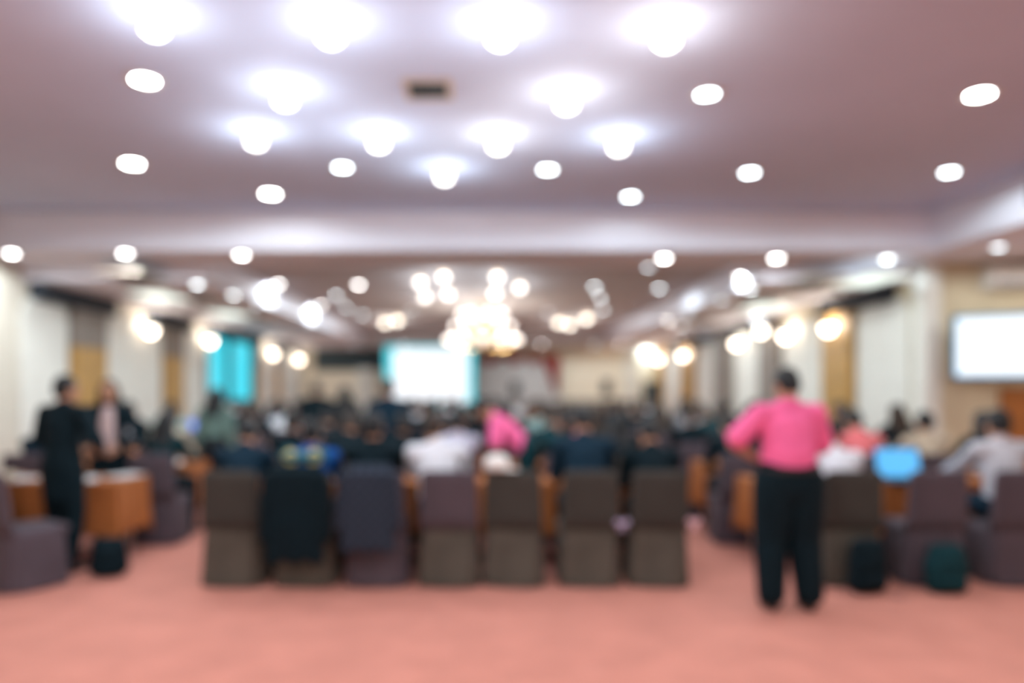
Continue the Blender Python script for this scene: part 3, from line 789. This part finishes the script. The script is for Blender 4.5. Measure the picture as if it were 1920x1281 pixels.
# ---- the man in the pink shirt
hp = standing(1.73, .02, .25, -.35, wl=(-.19, .12, 1.06), wr=(.10, .28, 1.08), poleL=(-1, -.35, .1), poleR=(1, -.5, -.5), feet=.135, fat=1.26, shw=.195)
hp.hl = (Vector((.8, .45, -.35)), Vector((.5, -.3, -.2))); hp.hr = (Vector((-.8, .5, -.1)), Vector((-.2, -.6, -.2)))
hero = Proto(hp, 'short', 'short', 'pink', .006, wide=.044)
hero_e = person(hero, wx(1479, 5.32), 5.32, 0, 'pink', 'black', 'standing man in pink polo shirt and black trousers seen from behind', full=True)
bm = bmesh.new(); lathe(bm, [(.219, .985), (.223, .985), (.223, 1.018), (.219, 1.018)], 40)
for v in bm.verts: v.co.y *= .74
obj('belt', bm, M_SHOE, hero_e)
bm = bmesh.new(); n_ = 28; nk = hp.nec+Vector((0, .004, .0)); rings = []
for r_, z_ in ((.078, -.012), (.070, .030), (.068, .034), (.074, .012), (.088, -.018)):
    rings.append([bm.verts.new((nk.x+r_*math.cos(2*math.pi*i/n_), nk.y+r_*.95*math.sin(2*math.pi*i/n_), nk.z+z_-.014*math.sin(2*math.pi*i/n_))) for i in range(n_)])
for a_, b_ in zip(rings, rings[1:]):
    for i in range(n_): bm.faces.new((a_[i], a_[(i+1) % n_], b_[(i+1) % n_], b_[i]))
obj('collar', bm, cloth('pink'), hero_e, smooth=True)
# ---- dark suited man and the long haired woman on the left
sm = standing(1.70, .02, -.3, -.1, wl=(-.16, .22, 1.05), wr=(.18, .22, 1.05), poleL=(-1, -.4, -.6), poleR=(1, -.4, -.6), fat=1.1, shw=.21)
suit = Proto(sm, 'short', 'long', 'suit', .008, coat=True, wide=.01)
person(suit, wx(117, 6.42), 6.42, -.35, 'black', 'black', 'standing man in black coat at the front left table, back turned')
wp = standing(1.68, .03, .1, -.05, wl=(-.14, .24, 1.0), wr=(.14, .24, 1.0), poleL=(-1, -.4, -.6), poleR=(1, -.4, -.6), shw=.165)
wom = Proto(wp, 'long', 'long', 'woman', .006, coat=True)
we = person(wom, wx(206, 7.6), 7.60, math.pi+.25, 'black', 'black', 'standing woman with long dark hair, black jacket over pale blouse', hair=M_HAIRB)
B = Blob(); B.cap(wp.wai+Vector((0, .098, -.08)), wp.che+Vector((0, .100, 0)), .075, .070, .5); B.cap(wp.che+Vector((0, .100, 0)), wp.nec+Vector((0, .060, -.03)), .070, .050, .6)
obj('blouse', B.build('blouse', .008, 2), mat('pale pink blouse', (.55, .42, .42), .8), we, smooth=True)
# ---- other standing people
st2 = Proto(standing(1.72, .05, .1, -.2, wl=(-.2, .25, .95), wr=(.2, .25, .95), poleL=(-1, -.5, -.8), poleR=(1, -.5, -.8)), 'short', 'long', 'stand', .009)
st3 = Proto(standing(1.66, .03, .5, -.1, shw=.17), 'long', 'long', 'standwoman', .009)
person(st2, wx(728, 9.3), 9.3, .1, 'navy', 'black', 'man in navy jacket standing before the left edge of the bright projection screen')
person(st2, wx(592, 11.9), 11.9, 0, 'black', 'black', 'person in black standing among the tables, left of the man in navy', 'distant standing people')
person(st3, wx(646, 12.5), 12.5, .3, 'charcoal', 'black', 'long haired person in charcoal standing just left of the screen', 'distant standing people')
person(st3, wx(402, 9.4), 9.4, -.2, 'grey green', 'charcoal', 'person in grey green top standing in front of the cyan window', scale=.97)
# ---- the bending person in pink, head to the left
bp_ = standing(1.68, .0, 0, -.45, wl=(-.14, .40, .84), wr=(.15, .42, .80), poleL=(-.6, -.2, -.6), poleR=(.6, -.2, -.6), bend=.78)
bend = Proto(bp_, 'short', 'short', 'bending', .008)
person(bend, wx(990, 7.96), 7.96, math.radians(80), 'pink', 'dark teal', 'person in pink shirt bending far over a table, arm reaching down')

# ------------------------------------------------------------------ seating plan
ROWS = [6.15+1.6*k for k in range(11)]
RN = ['front', 'second', 'third', 'fourth', 'fifth', 'sixth', 'seventh', 'eighth', 'ninth', 'tenth', 'eleventh']
SN = ['first', 'second', 'third', 'fourth', 'fifth', 'sixth', 'seventh', 'eighth']
blocks = {
 'left': ([-3.62, -4.25, -4.88, -5.51], 'aisle', [(-5.35, -3.30)]),
 'centre': ([-2.01, -1.43, -.86, -.28, .25, .84, 1.40], 'left aisle', [(-2.30, -.335), (-.205, 1.76)]),
 'right': ([2.93, 3.60, 4.27, 4.94, 5.55], 'aisle', [(2.48, 4.085), (4.215, 5.82)])}
darks = ['black', 'black', 'navy', 'dark teal', 'charcoal', 'black', 'navy', 'charcoal', 'dark teal', 'black']
lights_ = ['white', 'pale teal', 'pale grey', 'brown', 'white', 'grey green']
fixed = {  # (block, row, seat): (proto index or None for an empty chair, top colour, rotation, scale)
 ('centre', 0, 0): (1, 'navy', 0, 1.0), ('centre', 0, 1): (0, 'royal blue', .05, .98), ('centre', 0, 2): (0, 'black', 0, 1.02), ('centre', 0, 3): (4, 'white', .05, 1.02),
 ('centre', 0, 4): None, ('centre', 0, 5): (1, 'navy', 0, 1.08), ('centre', 0, 6): (1, 'black', 0, 1.0),
 ('centre', 1, 0): (0, 'black', 0, 1), ('centre', 1, 1): (1, 'black', 0, 1), ('centre', 1, 2): (0, 'black', 0, .98), ('centre', 1, 3): (0, 'lavender', .08, 1), ('centre', 4, 1): None, ('centre', 1, 4): 'none', ('centre', 1, 5): (5, 'dark teal', 0, 1), ('centre', 1, 6): (3, 'black', 0, 1),
 ('centre', 2, 5): (1, 'dark teal', 0, 1), ('centre', 3, 6): (4, 'rose pink', 0, 1.0), ('centre', 4, 6): (2, 'pale teal', 0, 1), ('centre', 2, 1): 'none', ('centre', 4, 0): 'none',
 ('centre', 2, 0): (1, 'charcoal', 0, 1), ('centre', 2, 2): 'none',
 ('left', 0, 0): None, ('left', 0, 1): (1, 'beige', 0, 1), ('left', 1, 0): (3, 'dark teal', -.1, 1.0), ('left', 1, 1): 'none',
 ('left', 2, 0): 'none', ('left', 2, 1): (1, 'beige', 0, 1), ('left', 3, 0): (0, 'black', 0, 1), ('left', 2, 2): (0, 'pale grey', 0, 1),
 ('centre', 3, 1): (4, 'salmon', 0, 1),
 ('right', 0, 0): (1, 'white', 0, .98), ('right', 0, 1): None, ('right', 0, 2): (0, 'pale grey', 0, 1.04), 
 ('right', 1, 0): (1, 'black', 0, 1), ('right', 1, 1): (1, 'black', 0, 1.0), ('right', 1, 2): (1, 'salmon', 0, 1.03), ('right', 1, 3): (0, 'beige', 0, 1.0), ('right', 1, 4): (3, 'black', 0, 1), ('right', 0, 3): 'none', ('right', 0, 4): 'none', ('left', 0, 2): 'none', ('left', 0, 3): 'none',
 ('right', 2, 0): (0, 'black', 0, 1), ('right', 2, 1): (2, 'black', 0, 1), ('right', 2, 2): (0, 'beige', 0, 1), ('right', 3, 0): (3, 'charcoal', 0, 1)}
rnd = random.Random(5)
for bname, (xs, aisle, tabs) in blocks.items():
    for r, D in enumerate(ROWS):
        if bname != 'centre' and r > 8: continue
        for t_i, (xa, xb) in enumerate(tabs):
            tl = {1: '', 2: ('left half of ', 'right half of ')[t_i]}[len(tabs)]
            table(xa, xb, D+.86, 'folding table under amber cloth, %s%s row of %s block' % (tl, RN[r], bname),
                  'amber brown tablecloth hanging from %s%s row table, %s block' % (tl, RN[r], bname))
        for s_, X in enumerate(xs):
            xx = X+(rnd.uniform(-.01, .01) if r else 0)
            if r and bname == 'right': xx -= .33
            if r and bname == 'left': xx += .26; rz = rnd.uniform(-.03, .03)
            if r >= 6 and rnd.random() < .15: continue
            lab = '%s row of %s block, %s seat from %s' % (RN[r], bname, SN[s_], aisle)
            key = (bname, r, s_)
            kind = 'taupe' if rnd.random() < .7 else 'plum'
            if bname != 'centre': kind = 'plum'
            if bname == 'right' and s_ == 0 and r == 0: kind = 'taupe'
            if bname == 'centre' and r == 0: kind = ['taupe', 'taupe', 'plum', 'plum and taupe', 'taupe', 'taupe', 'taupe'][s_]; rz = [0, 0, .03, 0, -.10, .02, -.04][s_]
            if key == ('left', 0, 0): rz = -.62; xx = -3.66
            if fixed.get(key) == 'none': continue
            yy = D
            px_ = {('centre', 0, 3): -.09, ('centre', 0, 2): -.06}.get(key, 0)
            if key == ('left', 0, 1): xx = -4.45
            if key == ('left', 0, 0): yy = 5.98
            CHAIRS[key] = chair(xx, yy, rz, kind, '%s covered chair, %s' % (kind, lab), 'covered banquet chairs')
            f = fixed.get(key, 'rnd')
            if f is None: continue
            if f == 'rnd':
                if rnd.random() < .14: continue
                c = rnd.choice(darks) if rnd.random() < .84 else rnd.choice(lights_)
                f = (rnd.randrange(6), c, rnd.uniform(-.08, .08), rnd.uniform(.99, 1.05))
            pr, hs = SEATP[f[0]]
            top = f[1]
            person(pr, xx+px_, yy, rz*.5+f[2], top, rnd.choice(['black', 'charcoal', 'navy']),
                   'person in %s %s, %s' % (top, pr.garment, lab), 'seated audience of the %s block' % bname, rnd.choice([M_HAIRK, M_HAIRK, M_HAIRB]), f[3], full=(r < 3))

# ------------------------------------------------------------------ coats, bags and small things
def drape_coat(X, Y, m, label, zb=.22, wd=.25, checks=None):
    """a coat hung over the back of a chair: collar, back panel with folds, two sleeves"""
    e = empty('coat', (X, Y, 0), 0, label, 'coat')
    B = Blob()
    B.cap((-wd*.85, -.30, .958), (wd*.85, -.30, .958), .030, .030); B.cap((-wd*.8, -.345, .91), (wd*.8, -.345, .91), .034, .034)
    for k in range(5):
        x = -wd+wd*2*(k+.5)/5; B.cap((x, -.350, .89), (x*1.02, -.357, zb+.03*(k % 2)), .058, .064, .50)
    o = obj('coat_body', B.build('coat', .009, 3), m, e)
    for sx in (-1, 1):
        B = Blob(); B.cap((sx*(wd+.01), -.362, .90), (sx*(wd+.04), -.362, zb+.18), .045, .040)
        obj('sleeve', B.build('sleeve', .009, 2), m, e)
    return e
drape_coat(-1.46, 6.11, cloth('black'), 'long black coat draped over second chair of the front row', .25, .20)
def checkmat():
    m = mat('navy checked cloth', (.012, .022, .04), .85); nt = m.node_tree; b = nt.nodes['Principled BSDF']
    tc = nt.nodes.new('ShaderNodeTexCoord'); ck = nt.nodes.new('ShaderNodeTexChecker'); ck.inputs['Scale'].default_value = 24
    ck.inputs['Color1'].default_value = (.004, .012, .025, 1); ck.inputs['Color2'].default_value = (.022, .036, .065, 1)
    nt.links.new(tc.outputs['Object'], ck.inputs['Vector']); nt.links.new(ck.outputs['Color'], b.inputs['Base Color']); return m
drape_coat(-.90, 6.13, checkmat(), 'navy checked coat draped over third chair of the front row', .33, .18)
def bag(X, Y, Z, sx, sy, sz, m, label, rz=0, name='backpack', cat='backpack'):
    e = empty(name, (X, Y, Z), rz, label, cat)
    B = Blob(); B.ell((0, 0, sz*.45), (sx*.5, sy*.5, sz*.45)); B.cap((-sx*.22, 0, sz*.2), (sx*.22, 0, sz*.2), sy*.42, sy*.42); B.cap((-sx*.2, 0, sz*.75), (sx*.2, 0, sz*.75), sy*.34, sy*.34)
    me = B.build('bag', .008, 4)
    mz = min(v.co.z for v in me.vertices)
    for v in me.vertices: v.co.z -= mz
    obj('body', me, m, e)
    B = Blob(); B.cap((-sx*.2, -sy*.42, sz*.25), (sx*.2, -sy*.42, sz*.25), sy*.2, sy*.2); obj('front_pocket', B.build('p', .008, 3), m, e)
    bm = bmesh.new(); tube(bm, [(-.05, 0, sz*.88), (-.04, 0, sz*.98), (.04, 0, sz*.98), (.05, 0, sz*.88)], .008); obj('handle', bm, M_BLACK, e)
    return e
bag(wx(1626, 5.75), 5.75, 0, .30, .22, .46, cloth('black'), 'black backpack standing on the carpet right of the man in pink', .2)
bag(3.55, 5.74, .0, .34, .20, .42, cloth('dark teal'), 'dark teal bag on the carpet behind the empty plum chair', 0, 'shoulder_bag', 'bag')
bag(wx(205, 6.28), 6.28, 0, .30, .22, .30, cloth('black'), 'small black bag on the carpet under the front left tablecloth', .3, 'shoulder_bag', 'bag')

# patterned yoke on the royal blue jacket: two pale yellow discs on teal
yoke = empty('neck_pillow', (-1.43, 5.945, 1.035), 0, 'teal neck pillow with two yellow discs behind the person in royal blue', 'pillow')
B = Blob(); B.cap((-.11, -.03, 0), (.11, -.03, 0), .085, .085, .5, side=(1, 0, 0)); B.cap((-.13, -.03, -.02), (-.09, -.035, .03), .075, .07, .5)
B.cap((.13, -.03, -.02), (.09, -.035, .03), .075, .07, .5)
obj('body', B.build('yoke', .008, 3), mat('teal fleece', (.012, .12, .15), .9), yoke)
for sx in (-1, 1):
    B = Blob(); B.ell((sx*.088, -.080, 0), (.062, .014, .062)); obj('disc', B.build('disc', .006, 2), mat('pale yellow felt', (.62, .55, .22), .9), yoke)

def paper(X, Y, rz, label, n=3, grp=None):
    bm = bmesh.new(); r_ = random.Random(int(X*1000+Y*77))
    for k in range(n):
        M_ = Matrix.Rotation(r_.uniform(-.3, .3), 4, 'Z')
        bx(bm, -.105, .105, -.148, .148, .004*k, .004*k+.003, 0, M_, Vector((r_.uniform(-.03, .03), r_.uniform(-.03, .03), 0)))
    o = obj('paper_stack', bm, M_PAPER); o.location = (X, Y, .738); o.rotation_euler.z = rz; tag(o, label, 'papers', grp or 'papers on the tables')
TY = lambda r: ROWS[r]+.86
paper(wx(172, TY(0)), TY(0)-.15, .3, 'fanned white papers on front left table beside the man in black coat', 5)
paper(wx(218, TY(0)), TY(0)+.16, -.4, 'white papers on front left table in front of the standing woman', 4)
paper(wx(48, TY(0)), TY(0)-.1, 1.2, 'white papers on front left table, leftmost', 5)
paper(wx(515, TY(1)), TY(1)-.1, 1.3, 'white papers on the second row table, centre block left end', 5)
paper(wx(635, TY(0)), TY(0)-.05, .6, 'white sheets on front table between two dark seated people', 4)
paper(wx(716, TY(0)), TY(0), 1.0, 'white sheets on front table left of the person in white', 4)
paper(wx(1125, TY(1)), TY(1), 1.0, 'white sheets on second row table near the right aisle', 4)
for r in range(1, 5):
    for bname, X in (('left', -3.7), ('centre', -1.0), ('right', 2.8), ('centre', 1.2)):
        if (r == 1 and bname == 'centre'): continue
        paper(X+.1*r, TY(r), .2*r, 'loose white papers on the %s row table of %s block, %s' % (RN[r], bname, 'right part' if X > 0 and bname == 'centre' else 'aisle part'), 3)

# white cap on the back of the empty chair
e = empty('cap', (wx(932, 5.92), 5.94, .964), .3, 'white cap hung on top of the empty front row chair', 'cap')
bm = bmesh.new(); lathe(bm, [(.098, -.03), (.102, .0), (.095, .04), (.07, .075), (.03, .09), (.002, .092)], 24); obj('crown', bm, M_WHITE, e, smooth=True)
bm = bmesh.new(); lathe(bm, [(.001, .0), (.075, .0), (.078, .004), (.001, .008)], 20, (.09, -.05, -.03)); obj('visor', bm, M_WHITE, e)
# rosettes at the chair sides
def bow(key, x, z, col, label):
    B = Blob()
    for sx in (-1, 1):
        B.cap((sx*.008, 0, 0), (sx*.040, 0, .014), .013, .024, .6); B.cap((sx*.006, 0, 0), (sx*.022, 0, -.055), .008, .012, .5)
    B.ell((0, -.008, 0), (.014, .012, .014))
    o = obj('ribbon_bow', B.build('bow', .005, 2), mat(label, col, .7), CHAIRS[key]); o.location = (x, -.262, z); o['label'] = label
bow(('centre', 0, 5), .245, .51, (.55, .50, .72), 'pale lilac ribbon bow')
bow(('centre', 0, 6), .262, .52, (.85, .55, .62), 'pale pink ribbon bow')

# laptops and lit screens
def laptop(X, Y, rz, col, label, wd=.36, st=1.4, tilt=.25):
    e = empty('laptop', (X, Y, .74), rz, label, 'laptop')
    bm = bmesh.new(); bx(bm, -wd/2, wd/2, -.12, .12, 0, .016, .004); obj('base', bm, M_BLACK, e)
    bm = bmesh.new(); bx(bm, -wd/2+.02, wd/2-.02, -.02, .10, .016, .018); obj('keyboard', bm, M_VENT, e)
    R_ = Matrix.Rotation(-tilt, 4, 'X')
    bm = bmesh.new(); bx(bm, -wd/2, wd/2, -.004, .006, 0, wd*.66, .003, R_, Vector((0, .12, .016))); lid = obj('lid', bm, M_BLACK, e)
    bm = bmesh.new(); bx(bm, -wd/2+.012, wd/2-.012, -.006, -.004, .015, wd*.66-.012, 0, R_, Vector((0, .12, .016)))
    obj('display', bm, emat('laptop display %s' % (col,), col, st), lid)
laptop(wx(1717, 6.62), 6.74, .06, (.06, .45, .90), 'open laptop with bright sky blue display behind plum chair', .43, .85)
laptop(wx(364, 13.41), 13.36, -.2, (.18, .28, .95), 'open laptop with violet blue display in front of cream panel', .44, 1.1)
laptop(wx(1842, 8.5), 8.52, .1, (.01, .05, .9), 'small laptop with deep blue display on the right block', .26, 1.5)
# water bottles
def bottle(X, Y, label):
    e = empty('water_bottle', (X, Y, .738), 0, label, 'bottle', 'water bottles on the tables')
    bm = bmesh.new(); lathe(bm, [(.03, 0), (.032, .01), (.032, .13), (.026, .16), (.012, .185), (.012, .20)], 16); obj('body', bm, mat('clear plastic', (.7, .82, .85), .1, .02, 5, trans=.7), e, smooth=True)
    bm = bmesh.new(); lathe(bm, [(.0145, .195), (.0145, .215), (.002, .216)], 12); obj('cap', bm, mat('blue cap', (.02, .2, .6), .4), e)
bottle(wx(570, TY(0)), TY(0), 'clear water bottle with blue cap behind the royal blue jacket')
bottle(wx(1040, TY(0)), TY(0)-.05, 'clear water bottle on front table left of the navy jacket')
bottle(wx(1500, TY(1)), TY(1), 'clear water bottle on second row table behind man in pink')
# charging ring / cable loop on the carpet by the bag
bm = bmesh.new(); tube(bm, [(.045*math.cos(t/20*2*math.pi), .045*math.sin(t/20*2*math.pi), .006+.001*t/20) for t in range(21)], .005, 8)
o = obj('cable_loop', bm, mat('rose grey cable', (.45, .25, .24), .6)); o.location = (wx(1686, 5.62), 5.62, 0); tag(o, 'small loop of cable lying on carpet before the dark teal bag', 'cable')
